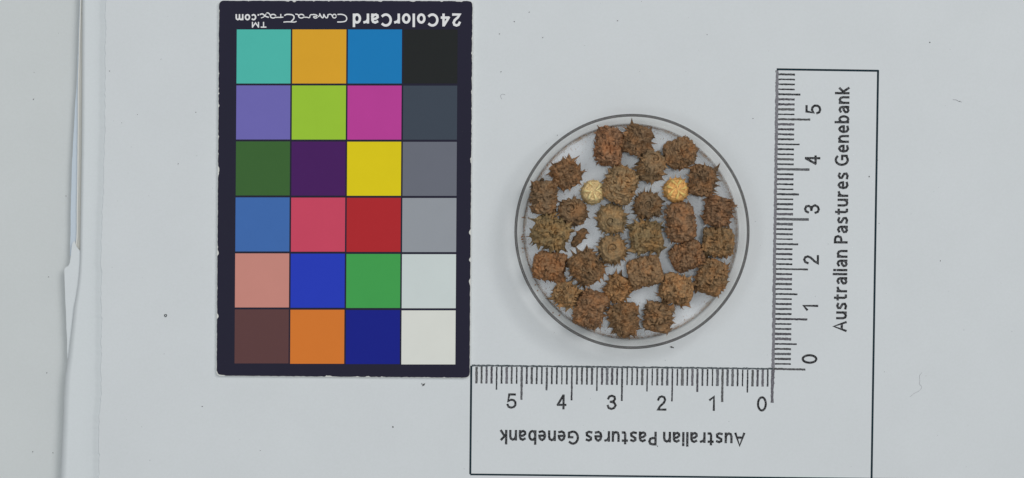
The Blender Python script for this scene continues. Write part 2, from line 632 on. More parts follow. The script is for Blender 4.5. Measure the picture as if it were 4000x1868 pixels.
core = round_outline(CC, 1.0, ZC, 0.0)
v, f = prism([tuple(p) for p in core], ZP + 0.002, ZC - 0.06)
obj('card_core', mesh('card_core', v, f), M_core, card)
face = densify(round_outline(CC, 1.0, ZC, 0.03), 0.12)
fc = sum(face) / len(face)
fa = np.array(face)
j1 = vnoise(np.stack([fa[:, 0] / 0.5, fa[:, 1] / 0.5, fa[:, 0] * 0], 1))
j2 = vnoise(np.stack([fa[:, 0] / 1.4 + 7, fa[:, 1] / 1.4, fa[:, 0] * 0 + 3], 1))
res = []
for i, p in enumerate(face):
    a, b = face[i - 1], face[(i + 1) % len(face)]
    tdir = (b - a) / np.linalg.norm(b - a)
    nin = np.array([-tdir[1], tdir[0]])
    if np.dot(nin, fc - p) < 0:
        nin = -nin
    chip = 0.08 * j1[i] + max(0, j2[i] - 0.80) * 1.6 + max(0, j1[i] - 0.86) * 1.2
    res.append(tuple(p + nin * chip))
v, f = prism(res, ZC - 0.06, ZC)
obj('printed_face', mesh('printed_face', v, f), M_cardface, card)

COLORS = [
    [(77, 177, 164), (211, 157, 44), (29, 118, 177), (38, 40, 40)],
    [(107, 101, 170), (149, 189, 55), (180, 63, 145), (63, 71, 82)],
    [(60, 97, 52), (71, 33, 91), (232, 194, 27), (104, 107, 117)],
    [(64, 104, 167), (195, 70, 94), (170, 42, 47), (144, 148, 154)],
    [(194, 132, 121), (41, 60, 178), (66, 154, 78), (196, 204, 202)],
    [(92, 63, 63), (206, 116, 48), (28, 36, 129), (210, 211, 204)]]
CN = ['teal', 'amber', 'blue', 'black', 'violet', 'lime green', 'magenta', 'slate grey', 'dark green', 'dark purple', 'yellow', 'mid grey',
      'steel blue', 'pinkish red', 'red', 'light grey', 'dusty pink', 'royal blue', 'green', 'very pale grey', 'brown', 'orange', 'navy blue', 'white']


def patch_corner(c, r, dx, dy):
    # grid of squares measured on the card: top-left of square (0,0), then pitch
    x = 925 + c * 217.2 - r * 1.55 + dx - dy * 0.006
    y = 115.5 + r * 218.7 + c * (0.0 + 0.26 * r) + dy
    return P(x, y, ZC + 0.02)


for r in range(6):
    for c in range(4):
        o4 = [np.array(patch_corner(c, r, *d)) for d in ((0, 211), (211, 211), (211, 0), (0, 0))]
        o = densify(o4, 100)
        vv, ff = prism([tuple(p) for p in o], ZC + 0.001, ZC + 0.025)
        p = obj('color_square', mesh('color_square', vv, ff), card_mat('square_' + CN[r * 4 + c].replace(' ', '_'), COLORS[r][c], 0.10, 0.5), card)
        p['label'] = CN[r * 4 + c] + ' square printed on the colour card'

# print on the card, upside down
lettering('lettering', '24ColorCard', M_white, card, (1801, 52.5), 423, 52, math.pi, ZC + 0.01, 0.22, None, 0.12)
lettering('lettering', '.com', M_white, card, (1012, 55), 92, 32, math.pi, ZC + 0.01, 0.22, None, 0.10)
lettering('lettering', 'TM', M_white, card, (1041, 85.5), 57, 23, math.pi, ZC + 0.01, 0.24, None, 0.10)


STR = [([(2080, 182), (2150, 178), (2215, 196), (2250, 235), (2252, 285), (2220, 318), (2150, 328), (2075, 328)], 22),
       (circ(2012, 215, 36, 36), 20), ([(1976, 225), (1955, 180), (1915, 178), (1890, 190)], 20),
       ([(1890, 185), (1880, 250), (1842, 246), (1808, 182)], 22), ([(1806, 186), (1798, 250), (1765, 244), (1728, 168)], 22), ([(1730, 175), (1716, 222), (1692, 226)], 18),
       ([(1688, 224), (1640, 216), (1604, 226), (1622, 252), (1668, 254), (1690, 222), (1668, 190), (1606, 182)], 20),
       ([(1602, 186), (1540, 186), (1536, 252), (1480, 236), (1436, 236)], 20),
       (circ(1372, 216, 52, 36), 22), ([(1322, 220), (1312, 182), (1264, 176)], 20),
       ([(1274, 318), (1240, 333), (1120, 322), (1034, 330)], 20), ([(1180, 314), (1226, 272), (1236, 222), (1200, 188), (1130, 180), (1080, 182), (1050, 200)], 24),
       ([(1018, 234), (975, 240), (975, 180)], 20), ([(978, 240), (930, 238), (888, 240)], 20),
       (circ(826, 216, 52, 36), 22), ([(776, 214), (768, 186), (735, 152), (705, 152)], 20),
       ([(690, 172), (650, 232), (598, 250)], 16), ([(735, 236), (682, 222), (622, 166), (576, 182)], 24)]
SV, SF = [], []
for k, (pts, wz) in enumerate(STR):
    z = ZC + 0.008 + 0.0015 * k
    q = [np.array(P(900 + x / 4.954, 20 + y / 4.954, z)) for x, y in pts]
    w = wz / 4.954 * PX / 2
    if np.linalg.norm(q[0] - q[-1]) > 1e-6:
        for _ in range(2):
            nq = [q[0]]
            for a, b in zip(q[:-1], q[1:]):
                nq += [a * .75 + b * .25, a * .25 + b * .75]
            q = nq + [q[-1]]
    b0 = len(SV)
    for i, p in enumerate(q):
        a, b = q[max(i - 1, 0)], q[min(i + 1, len(q) - 1)]
        d = (b - a) / np.linalg.norm(b - a)
        nrm = np.array([-d[1], d[0]])
        ext = d * (-w * 0.7 if i == 0 else (w * 0.7 if i == len(q) - 1 else 0))
        SV += [tuple(p + ext + nrm * w) + (z,), tuple(p + ext - nrm * w) + (z,)]
    SF += [(b0 + 2 * i, b0 + 2 * i + 1, b0 + 2 * i + 3, b0 + 2 * i + 2) for i in range(len(q) - 1)]
obj('lettering', mesh('lettering', SV, SF), M_white, card)

# ------------------------------------------------------------------ petri dish
DCX, DCY = P(2462, 905, ZP)
ZD = ZP + 0.02                   # dish stands on the sheet
ZF = ZD + 1.25                   # top of the dish floor
dish = obj('petri_dish', None, loc=(DCX, DCY, ZD))
tag(dish, 'round clear plastic petri dish holding the burrs, standing on the white sheet', 'petri dish')


def lathe(prof, n=160, closed=True):
    v, f = [], []
    for r, z in prof:
        for k in range(n):
            a = 2 * math.pi * k / n
            v.append((r * math.cos(a), r * math.sin(a), z))
    m = len(prof)
    for j in range(m if closed else m - 1):
        j2 = (j + 1) % m
        for i in range(n):
            i2 = (i + 1) % n
            f.append((j * n + i, j * n + i2, j2 * n + i2, j2 * n + i))
    return v, f


# wall, flaring slightly, and the rounded lip round its top
wall = [(21.55, 0.0), (22.1, 0.0), (22.25, 0.3), (22.55, 4.0), (22.7, 7.0), (22.45, 7.15), (22.1, 6.9), (21.95, 4.0), (21.75, 2.0), (21.62, 1.5)]
v, f = lathe(wall)
obj('wall', mesh('wall', v, f, True), M_wall, dish)
lip = [(22.74, 5.6), (23.08, 5.65), (23.14, 5.9), (23.14, 7.2), (23.10, 7.38), (22.98, 7.46), (22.80, 7.44), (22.66, 7.25), (22.60, 7.18), (22.72, 7.02), (22.73, 6.4)]
v, f = lathe(lip)
obj('rim', mesh('rim', v, f, True), M_rim, dish)
fl = [(0.001, 0.25), (21.2, 0.25), (21.5, 0.25), (21.5, 1.60), (21.3, 1.38), (21.0, 1.25), (0.001, 1.25)]
v, f = lathe(fl, 160, False)
obj('floor', mesh('floor', v, f), M_floor, dish)

mt, nt_, b_ = new_mat('dusty_stain')
b_.inputs['Base Color'].default_value = albedo((172, 150, 122))
b_.inputs['Roughness'].default_value = 0.9
n_ = noise_col(nt_, 380, 5, 0.7)
r_ = ramp(nt_, n_.outputs[0], [(0.36, (0.0, 0.0, 0.0, 1)), (0.72, (0.5, 0.5, 0.5, 1))])
nt_.links.new(r_.outputs[0], b_.inputs['Alpha'])
v, f = lathe([(20.75, 1.256), (20.95, 1.262), (21.25, 1.375), (21.42, 1.53)], 160, False)
obj('dirt_ring', mesh('dirt_ring', v, f, True), mt, dish)

# ------------------------------------------------------------------ burr pods
def spine_mesh(name, curve, flat, blunt=0.0, seed=0):
    r = random.Random(seed)
    rings = [(0.0, 0.42), (0.22, 0.27), (0.5, 0.15), (0.78, 0.07)]
    V, F = [], []
    for z, rad in rings:
        off = curve * z * z
        for k in range(6):
            a = 2 * math.pi * k / 6
            jx = 1 + r.uniform(-0.12, 0.12)
            V.append((off + math.cos(a) * rad * jx * flat[0], math.sin(a) * rad * jx * flat[1], z * (1 - blunt)))
    V.append((curve * (1 - blunt) ** 2, 0, 1 - blunt))
    F += grid_faces(6, 4, True)
    for k in range(6):
        F.append((18 + k, 18 + (k + 1) % 6, 24))
    return V, F


def make_spines(mat, pref):
    out = []
    for i, (c, fl_, b) in enumerate([(0.15, (1.0, 0.7), 0), (0.35, (1.35, 0.6), 0), (-0.2, (1.2, 0.6), 0), (0.6, (0.9, 0.9), 0), (0.05, (1.6, 0.55), 0), (0.3, (1.1, 0.8), 0.2), (0.45, (1.7, 0.45), 0.05)]):
        V, F = spine_mesh('spine', c, fl_, b, i)
        m = mesh('spine', V, F, True)
        m.materials.append(mat)
        out.append(m)
    return out


SP_POD = make_spines(M_pod, 'p')
SP_GOLD = make_spines(M_gold, 'g')


def build_pod(d):
    """one coiled spiny pod; returns nothing, links the thing with its parts"""
    r = random.Random(d['seed'])
    gold = d.get('gold', False)
    mat = M_gold if gold else M_pod
    spm = SP_GOLD if gold else SP_POD
    R = d['W'] * PX / 2 * (0.97 if gold else 0.985)
    L = d['L'] * PX * 0.985
    az, ti = math.radians(d['az']), math.radians(d['tilt'])
    ax = Vector((math.cos(ti) * math.cos(az), math.cos(ti) * math.sin(az), math.sin(ti)))
    side = Vector((-math.sin(az), math.cos(az), 0))
    e1 = side.cross(ax)              # the third direction
    rot = Matrix((side, e1, ax)).transposed()      # columns: local x, y, z
    half = abs(math.sin(ti)) * L / 2 + abs(math.cos(ti)) * R
    zc = half * d.get('rest', 0.93)
    p = d.get('p', 3.6) + (0 if gold or 'dent' in d else 0.8)
    n = d.get('coils', 5)
    taper = d.get('taper', 0.0)
    slen = d.get('sp', 1.0)
    lean = d.get('lean', 0.5)
    # --- where the spines root
    bases = []
    m_per = d.get('m', 11)
    for k in range(n):
        for s in (-1, 1):
            for j in range(m_per):
                u = 2 * math.pi * (j + 0.5 * (k % 2) + (0.25 if s > 0 else 0)) / m_per + r.uniform(-0.16, 0.16)
                z = (-0.5 + (k + 0.5 + 0.24 * s + r.uniform(-0.08, 0.08)) / n) * L * 0.96
                zz = min(0.985, abs(2 * z / L))
                rho = R * (1 - zz ** p) ** (1 / p) * (1 + taper * 2 * z / L)
                nr = (max(rho / R, 0.02)) ** (p - 1) / R
                na = math.copysign(zz ** (p - 1), z) / (L / 2)
                l = math.hypot(nr, na)
                bases.append((u, z, rho, nr / l, na / l, s))
    # --- husk surface
    nu, nv = (150, 150 if d.get('coil') else 110)
    psi = np.linspace(-math.pi / 2 + 1e-3, math.pi / 2 - 1e-3, 1200)
    e = 2.0 / p
    zz = L / 2 * np.sign(np.sin(psi)) * np.abs(np.sin(psi)) ** e
    rr = R * np.cos(psi) ** e
    s = np.concatenate([[0], np.cumsum(np.hypot(np.diff(zz), np.diff(rr)))])
    sv = np.linspace(0, s[-1], nv)
    z1, r1 = np.interp(sv, s, zz), np.interp(sv, s, rr)
    u = np.linspace(0, 2 * math.pi, nu, endpoint=False)
    U, Z = np.meshgrid(u, z1)
    RR = np.repeat(r1[:, None], nu, 1)
    X, Y = RR * np.cos(U), RR * np.sin(U)
    pts = np.stack([X.ravel(), Y.ravel(), Z.ravel()], 1)
    rad = RR.ravel()
    nr = np.maximum(rad / R, 0.02) ** (p - 1) / R
    na = np.sign(pts[:, 2]) * np.minimum(1, np.abs(2 * pts[:, 2] / L)) ** (p - 1) / (L / 2)
    ll = np.hypot(nr, na)
    nrm = np.stack([np.cos(U).ravel() * nr / ll, np.sin(U).ravel() * nr / ll, na / ll], 1)
    sd = np.array([d['seed'] * 13.7, d['seed'] * 5.1, d['seed'] * 2.3])
    amp = d.get('rough', 1.0)
    disp = np.zeros(len(pts))
    # coil grooves (one long helix)
    ph = (pts[:, 2] / (L * 0.96) * n + U.ravel() / (2 * math.pi) + 0.5) + 0.5 * (vnoise(pts * 0.7 + sd + 80) - 0.5)
    fr = np.abs((ph % 1.0) - 0.5)                       # 0 at coil middle .. 0.5 at the seam
    sidef = np.clip((nr / ll - 0.3) / 0.4, 0, 1)
    groove = np.exp(-((0.5 - fr) / 0.10) ** 2) * sidef
    disp -= d.get('groove', 0.22) * groove * np.clip(vnoise(pts * 0.9 + sd + 60) * 3.2 - 0.9, 0, 1.6)
    disp -= 0.12 * np.exp(-(fr / 0.07) ** 2) * sidef * d.get('groove2', 1.0)
    # lumps, curled wrinkles, fine crumple
    wv = pts + 0.5 * np.stack([vnoise(pts * 1.3 + sd + k) for k in (3, 17, 31)], 1)
    lump = vnoise(pts * 0.42 + sd) - 0.5
    rid = 1 - np.abs(2 * vnoise(wv * 1.45 + sd + 9) - 1)
    rid2 = 1 - np.abs(2 * vnoise(wv * 2.9 + sd + 23) - 1)
    fine = vnoise(pts * 7 + sd + 4) - 0.5
    disp += lump * 0.6 * min(1, amp + .3) + amp * ((rid ** 3 - 0.4) * 0.34 + (rid2 ** 2 - 0.5) * 0.13 + fine * 0.07)
    cut = np.exp(-(np.abs(2 * vnoise(wv * np.array([1.6, 1.6, 1.1]) + sd + 47) - 1) / 0.16) ** 2)
    disp -= amp * 1.0 * cut * np.clip(vnoise(pts * 1.2 + sd + 71) * 4 - 1.7, 0, 1)
    cut2 = np.exp(-(np.abs(2 * vnoise(wv * np.array([1.2, 1.2, 2.4]) + sd + 91) - 1) / 0.15) ** 2)
    disp -= amp * 0.9 * cut2 * np.clip(vnoise(pts * 1.2 + sd + 33) * 4 - 1.7, 0, 1)
    # swelling at the root of every spine
    bp = np.array([(b[2] * math.cos(b[0]), b[2] * math.sin(b[0]), b[1]) for b in bases])
    for bi in bp:
        dd = ((pts - bi) ** 2).sum(1)
        near = dd < 0.9
        disp[near] += 0.26 * np.exp(-dd[near] / 0.10) * min(1.0, slen)
    if 'hollow' in d:
        cap = np.clip(na / ll, 0, 1) ** 2
        disp -= d['hollow'] * cap * (1 - (rad / R) ** 2)
    if d.get('cap', 1.0) < 1.0:                           # calm, smooth upper end face
        cap = np.clip((na / ll - 0.6) / 0.3, 0, 1)
        disp = disp * (1 - cap * (1 - d['cap'] * 0.6))
        if d.get('coil'):
            t0, turns, rin, rout = d['coil']
            q = rad / R
            th = (U.ravel() - math.radians(t0)) / (2 * math.pi)
            for wrap in (-1, 0, 1, 2):
                t = (th + wrap) / turns
                okm = (t >= 0) & (t <= 1)
                rs = rout + (rin - rout) * np.clip(t, 0, 1) ** 0.9 - 0.075
                disp -= okm * cap * 0.38 * np.exp(-((q - rs) / 0.045) ** 2)
        if d.get('ring'):
            q = rad / R
            disp += cap * (0.16 * np.exp(-((q - 0.80) / 0.06) ** 2) - 0.14 * np.exp(-((q - 0.66) / 0.06) ** 2))
    out = pts + nrm * disp[:, None]
    k = 1 + taper * 2 * out[:, 2] / L
    out[:, 0] *= k
    out[:, 1] *= k
    bend = d.get('bend', 0.0)
    out[:, 0] += bend * ((2 * out[:, 2] / L) ** 2)
    if 'dent' in d:
        q = np.exp(-((U.ravel() - 1.5 * math.pi) / 0.5) ** 2)
        out[:, :2] *= (1 - d['dent'] * q)[:, None]
    wm = np.array(rot)
    world_v = out @ wm.T + np.array([0, 0, zc])
    # settle on the dish floor: nothing of the husk goes below it
    lowest = world_v[:, 2].min()
    world_v[:, 2] -= lowest
    zc -= lowest
    F = grid_faces(nu, nv, True)
    F.append(tuple(range(nu - 1, -1, -1)))
    F.append(tuple(range((nv - 1) * nu, nv * nu)))
    X0, Y0 = P(d['x'], d['y'], ZF + zc)
    root = obj(d.get('name', 'burr_pod'), None, loc=(X0, Y0, ZF + 0.005))
    tag(root, d['label'], d.get('cat', 'burr'), d.get('group', 'spiny burrs in the petri dish'))
    col = albedo(tuple(c_ if gold else c_ * 0.62 + m_ * 0.38 for c_, m_ in zip(d['rgb'], (110, 92, 73))), 1.0 if gold else 1.2)
    h = obj('husk', mesh('husk', world_v, F, True), mat, root)
    h.color = col
    # --- spines
    for b in bases:
        u_, z_, rho, nr_, na_, s_ = b
        if r.random() > d.get('dens', 0.8):
            continue
        n_l = Vector((math.cos(u_) * nr_, math.sin(u_) * nr_, na_))
        tang = Vector((-math.sin(u_), math.cos(u_), 0))
        axl = Vector((-math.cos(u_) * na_, -math.sin(u_) * na_, nr_))
        le = lean + r.uniform(-0.35, 0.45)
        up = (rot @ n_l).z
        if d.get('coil') and na_ > 0.55:
            continue                                      # the end face itself is bare
        if r.random() > (0.62 if up > 0.45 else 0.85):
            continue
        if up <= 0.45:
            le *= 0.6                                     # those on the flanks stand out
        else:
            le += d.get('press', 0.55)                    # spines on the upper face lie pressed down
        le = min(le, 1.35)
        dr = n_l * math.cos(le) + (axl * s_ * math.sin(le) * math.cos(0.5)) + tang * r.uniform(-0.6, 0.6) * math.sin(le)
        dw = (rot @ dr).normalized()
        bpos = rot @ Vector((rho * math.cos(u_) * (1 + taper * 0), rho * math.sin(u_), z_)) + Vector((0, 0, zc))
        bpos += (rot @ Vector((bend * (2 * z_ / L) ** 2, 0, 0)))
        ln = slen * r.uniform(0.6, 1.3) * (1.15 if up <= 0.45 else 0.9)
        start = bpos - (rot @ n_l) * 0.12
        tip = start + dw * ln
        if tip.z < 0.06 or up < -0.55:
            continue
        th = r.uniform(0.8, 1.15) * (0.55 + 0.4 * ln) * d.get('fat', 1.0)
        o = obj('spine', spm[r.randrange(len(spm))], None, root)
        sh = r.uniform(0.7, 1.15)
        o.color = tuple(c_ * sh for c_ in col[:3]) + (1,)
        zax = dw
        xax = (rot @ n_l) * -1 if r.random() < 0.5 else (rot @ tang)
        xax = (xax - zax * xax.dot(zax)).normalized()
        yax = zax.cross(xax)
        q = Matrix((xax, yax, zax)).transposed().to_quaternion()
        o.rotation_mode = 'QUATERNION'
        o.rotation_quaternion = q
        o.location = start * MM
        o.scale = (th, th, ln)
    # --- the last turn of the coil, seen on the end face
    if d.get('coil'):
        t0, turns, rin, rout = d['coil']
        V, F = [], []
        ns_, nc = 46, 8
        for i in range(ns_ + 1):
            t = i / ns_
            a = math.radians(t0) + turns * 2 * math.pi * t
            rr_ = (rout + (rin - rout) * t ** 0.9) * R
            w = R * d.get('coilw', 0.10) * (1 - 0.35 * t) * (0.3 + 0.7 * min(1, (1 - t) * 8)) * min(1, 0.25 + t * 6)
            hgt = 0.30
            base_z = L / 2 * (1 - (rr_ / R) ** p) ** (1 / p) - 0.06 - d.get('hollow', 0) * (1 - (rr_ / R) ** 2)
            for k in range(nc):
                b = 2 * math.pi * k / nc
                rx = rr_ + math.cos(b) * w
                V.append((math.cos(a) * rx, math.sin(a) * rx, base_z + math.sin(b) * hgt))
        F = grid_faces(nc, ns_ + 1, True)
        F.append(tuple(range(nc - 1, -1, -1)))
        F.append(tuple(range(ns_ * nc, (ns_ + 1) * nc)))
        V = np.array(V) @ wm.T + np.array([0, 0, zc])
        o = obj('end_coil', mesh('end_coil', V, F, True), mat, root)
        o.color = tuple(min(0.9, c_ * 1.08) for c_ in col[:3]) + (1,)
    # --- star of long spines folded over the end face (pale pods)
    if d.get('star'):
        for a_deg, reach, curl in d['star']:
            a = math.radians(a_deg)
            V = []
            ns_, nc = 9, 6
            for i in range(ns_):
                t = i / (ns_ - 1)
                rr_ = R * (0.86 + (reach - 0.86) * t)
                aa = a + curl * t * t
                w = R * (0.15 * (1 - t) ** 0.8 + 0.012)
                zt = L / 2 * (1 - min(0.97, rr_ / R) ** p) ** (1 / p) + 0.06 + 0.5 * t * (1 - 0.25 * t)
                c_ = np.array([math.cos(aa) * rr_, math.sin(aa) * rr_])
                tg = np.array([-math.sin(aa), math.cos(aa)])
                for k in range(nc):
                    b = 2 * math.pi * k / nc
                    q_ = c_ + tg * math.cos(b) * w
                    V.append((q_[0], q_[1], zt + math.sin(b) * (0.22 * (1 - t) + 0.03)))
            F = grid_faces(nc, ns_, True)
            F.append(tuple(range(nc - 1, -1, -1)))
            F.append(tuple(range((ns_ - 1) * nc, ns_ * nc)))
            V = np.array(V) @ wm.T + np.array([0, 0, zc])
            o = obj('folded_spine', mesh('folded_spine', V, F, True), mat, root)
            o.color = tuple(min(0.92, c_ * 1.45) for c_ in col[:3]) + (1,)
    # --- a bit of stalk
    if d.get('stalk'):
        sx, sy, sz, rad_ = d['stalk']
        bx, by = (sx - d['x']) * PX, (d['y'] - sy) * PX
        V, F = [], []
        for j in range(7):
            t = j / 6
            for k in range(10):
                a = 2 * math.pi * k / 10
                w = rad_ * (math.sin(math.pi * (0.12 + 0.76 * t)) ** 0.6) * (1 + 0.15 * math.sin(3 * a + j))
                V.append((bx + math.cos(a) * w, by + math.sin(a) * w, sz - 0.5 + 1.2 * t))
        F = grid_faces(10, 7, True)
        F.append(tuple(range(9, -1, -1)))
        F.append(tuple(range(60, 70)))
        o = obj('stalk', mesh('stalk', V, F, True), mat, root)
        o.color = tuple(c_ * 0.45 for c_ in col[:3]) + (1,)


PODS = [
    dict(label='tall reddish brown burr at the top of the dish, ridged bands across it, blunt ends', x=2377, y=572, L=146, W=106, az=84, tilt=-14, coils=5, sp=0.75, lean=0.7, dens=.7, rgb=(124, 90, 66), hollow=.0, p=4.5),
    dict(label='dark brown burr at the top of the dish with long spines bristling to the right', x=2490, y=549, L=112, W=104, az=70, tilt=10, coils=5, sp=1.25, lean=0.35, dens=.9, rgb=(104, 82, 60), p=3.4),
    dict(label='rounded brown burr nearest the upper right rim, top side finely wrinkled', x=2657, y=600, L=112, W=112, az=20, tilt=42, coils=5, sp=0.7, lean=0.8, dens=.75, rgb=(116, 90, 64), p=3.0),
    dict(label='tilted grey brown burr with a pale coiled end and dark spines at lower left', x=2545, y=650, L=108, W=104, az=72, tilt=55, coils=5, sp=1.0, lean=0.5, dens=.75, rgb=(116, 96, 70), p=3.2, cap=.6, coil=(20, 1.1, 0.12, 0.62)),
    dict(label='brown burr near the upper left rim with a fan of sharp spines along its top', x=2210, y=680, L=108, W=102, az=120, tilt=12, coils=4, sp=1.35, lean=0.4, dens=.9, rgb=(114, 86, 60), p=3.0),
    dict(label='barrel-shaped burr at the left rim, orange brown above and grey below', x=2125, y=772, L=124, W=102, az=88, tilt=4, coils=5, sp=0.75, lean=0.7, dens=.75, rgb=(106, 86, 64), p=4.5, stalk=(2118, 704, 2.4, 0.45)),
    dict(label='pale straw burr with a star of folded spines, left of the golden one', name='pale_burr_pod', x=2315, y=752, L=84, W=92, az=60, tilt=80, coils=4, sp=0.55, lean=0.2, dens=.55, m=10, rgb=(186, 164, 120), gold=True, rough=.12, groove=.12, groove2=0, cap=.3, ring=True, p=2.9, fat=.7,
         star=[(110, .15, .4), (165, .1, -.5), (222, .15, .4), (275, .15, .6), (330, .2, -.4), (35, .3, .3)], group='pale straw burrs in the petri dish'),
    dict(label='large tan burr in the upper middle of the dish, beside the pale straw burr', x=2424, y=722, L=136, W=120, az=68, tilt=14, coils=5, sp=0.95, lean=0.7, dens=.8, rgb=(136, 114, 82), p=3.4),
    dict(label='golden yellow burr with a twisted star of folded spines, the brightest in the dish', name='pale_burr_pod', x=2640, y=742, L=84, W=96, az=60, tilt=84, coils=4, sp=0.75, lean=0.1, dens=.6, m=9, rgb=(198, 154, 94), gold=True, rough=.12, groove=.12, groove2=0, cap=.3, ring=True, p=2.9, fat=.7,
         star=[(88, .0, -.8), (30, .2, .4), (-15, .3, -.3), (290, .1, .6), (240, .2, -.5), (190, .1, .5), (140, .3, .4)], group='pale straw burrs in the petri dish'),
    dict(label='dark spiky burr just above the reddish squarish burr at the right rim', x=2744, y=705, L=118, W=98, az=78, tilt=5, coils=5, sp=1.3, lean=0.3, dens=.9, rgb=(104, 82, 60), p=4.0),
    dict(label='dark round burr seen end-on, below left of the pale straw burr', x=2238, y=826, L=98, W=100, az=130, tilt=74, coils=4, sp=0.95, lean=0.3, dens=.75, rgb=(100, 80, 58), p=3.0, cap=.75, coil=(60, .8, .2, .52)),
    dict(label='olive tan burr seen end-on, smooth domed face with a small off-centre curl', x=2389, y=856, L=98, W=106, az=250, tilt=78, coils=4, sp=0.95, lean=0.25, dens=.75, rgb=(122, 106, 76), p=2.9, cap=.35, rough=.7, coil=(60, .95, .12, .55), coilw=.07),
    dict(label='dark brown burr seen end-on near the dish centre, open coil ringed by spines', x=2530, y=803, L=92, W=98, az=40, tilt=84, coils=4, sp=1.05, lean=0.2, dens=.85, rgb=(92, 76, 56), p=3.4, cap=.8, hollow=.5, coil=(200, .9, .2, .6)),
    dict(label='long reddish brown barrel burr right of centre, below the golden burr', x=2657, y=868, L=152, W=112, az=97, tilt=6, coils=6, sp=0.7, lean=0.9, dens=.7, rgb=(118, 90, 66), p=4.0, rough=.8),
    dict(label='reddish squarish burr at the right rim with a woven surface and side spines', x=2808, y=825, L=112, W=106, az=80, tilt=0, coils=5, sp=0.95, lean=0.6, dens=.8, rgb=(108, 80, 58), p=5.0, groove=.4),
    dict(label='olive burr at the left rim with long curled spines pointing left', x=2152, y=908, L=140, W=112, az=160, tilt=6, coils=6, sp=1.4, lean=0.6, dens=1.0, rgb=(122, 106, 72), p=2.8, fat=1.25),
    dict(label='small dark broken curved piece of a burr coil, left of centre', name='burr_fragment', cat='burr piece', x=2262, y=928, L=92, W=32, az=52, tilt=3, coils=2, sp=0.7, lean=0.3, dens=.35, m=7, rgb=(96, 72, 48), p=2.0, dent=.6, rough=.2, groove=.15),
    dict(label='burr seen end-on with a neat pale spiral face ringed by short dark spines', x=2394, y=975, L=96, W=104, az=100, tilt=83, coils=4, sp=0.95, lean=0.1, dens=.95, m=13, rgb=(122, 102, 72), p=3.6, cap=.25, ring=True, rough=.6, coil=(-40, 1.05, .16, .52), coilw=.055, fat=.7),
    dict(label='olive burr in the middle of the dish with many pale pointed spines', x=2525, y=926, L=122, W=112, az=5, tilt=4, coils=5, sp=1.25, lean=0.65, dens=1.0, rgb=(120, 104, 72), p=4.0, fat=1.2),
    dict(label='olive burr at the right rim with a basket-like woven surface', x=2803, y=946, L=118, W=112, az=-2, tilt=2, coils=5, sp=0.95, lean=1.05, dens=.9, rgb=(120, 98, 68), p=3.6, groove=.5, press=.4),
    dict(label='rusty brown burr with grey patches, right of centre, tilted up to the right', x=2684, y=998, L=130, W=106, az=20, tilt=6, coils=6, sp=0.7, lean=0.9, dens=.7, rgb=(114, 86, 62), p=3.4),
    dict(label='brown burr with a woven pattern at the lower right rim, leaning to the right', x=2780, y=1083, L=136, W=110, az=72, tilt=0, coils=6, sp=0.95, lean=0.95, dens=.85, rgb=(118, 94, 66), p=4.0, groove=.45),
    dict(label='tan barrel burr below the centre of the dish with few spines, tilted slightly', x=2518, y=1062, L=132, W=114, az=15, tilt=4, coils=6, sp=0.6, lean=1.0, dens=.6, rgb=(130, 102, 72), p=4.4, rough=.8),
    dict(label='orange brown burr at the left rim with a hollow right end', x=2149, y=1043, L=128, W=106, az=-8, tilt=6, coils=5, sp=0.9, lean=0.8, dens=.7, rgb=(128, 92, 62), p=4.6, hollow=1.0),
    dict(label='mottled brown burr with spines all around, right of the hollow-ended burr', x=2290, y=1043, L=118, W=110, az=125, tilt=18, coils=5, sp=1.2, lean=0.5, dens=.9, rgb=(112, 88, 62), p=3.4, fat=1.1),
    dict(label='small ragged tan burr with pale ridges at the lower left rim', x=2211, y=1151, L=98, W=84, az=-25, tilt=10, coils=4, sp=1.25, lean=0.4, dens=.85, rgb=(134, 108, 74), p=3.0, fat=1.1),
    dict(label='large reddish brown burr at the lower left, leaning right, with a pointed bottom corner', x=2308, y=1208, L=142, W=110, az=66, tilt=4, coils=6, sp=0.95, lean=0.8, dens=.7, rgb=(116, 88, 64), p=5.0),
    dict(label='small orange tan lumpy burr below centre, left of the tan barrel burr', x=2414, y=1130, L=106, W=92, az=60, tilt=10, coils=4, sp=1.0, lean=0.6, dens=.75, rgb=(140, 104, 66), p=3.0),
    dict(label='tan burr with ruffled ridges at the lower right, slanting down to the right', x=2643, y=1132, L=128, W=104, az=-18, tilt=4, coils=5, sp=1.0, lean=0.8, dens=.85, rgb=(138, 108, 74), p=3.4, stalk=(2596, 1181, 2.3, 0.62)),
    dict(label='dark brown burr at the bottom of the dish with an orange tapering tip', x=2440, y=1250, L=128, W=104, az=100, tilt=-4, coils=5, sp=1.05, lean=0.6, dens=.8, rgb=(110, 86, 60), p=3.0, taper=.16),
    dict(label='squarish brown burr at the bottom of the dish, right of the dark tapering one', x=2571, y=1240, L=112, W=110, az=78, tilt=4, coils=5, sp=1.0, lean=0.75, dens=.8, rgb=(114, 90, 64), p=4.6),
]
for i, d in enumerate(PODS):
    d['seed'] = 11 + i * 3
    build_pod(d)

# ------------------------------------------------------------------ crumbs, dust and fibres
M_crumb = plain('brown_soil', (146, 104, 66))
M_dust = plain('dark_dust', (84, 84, 84))


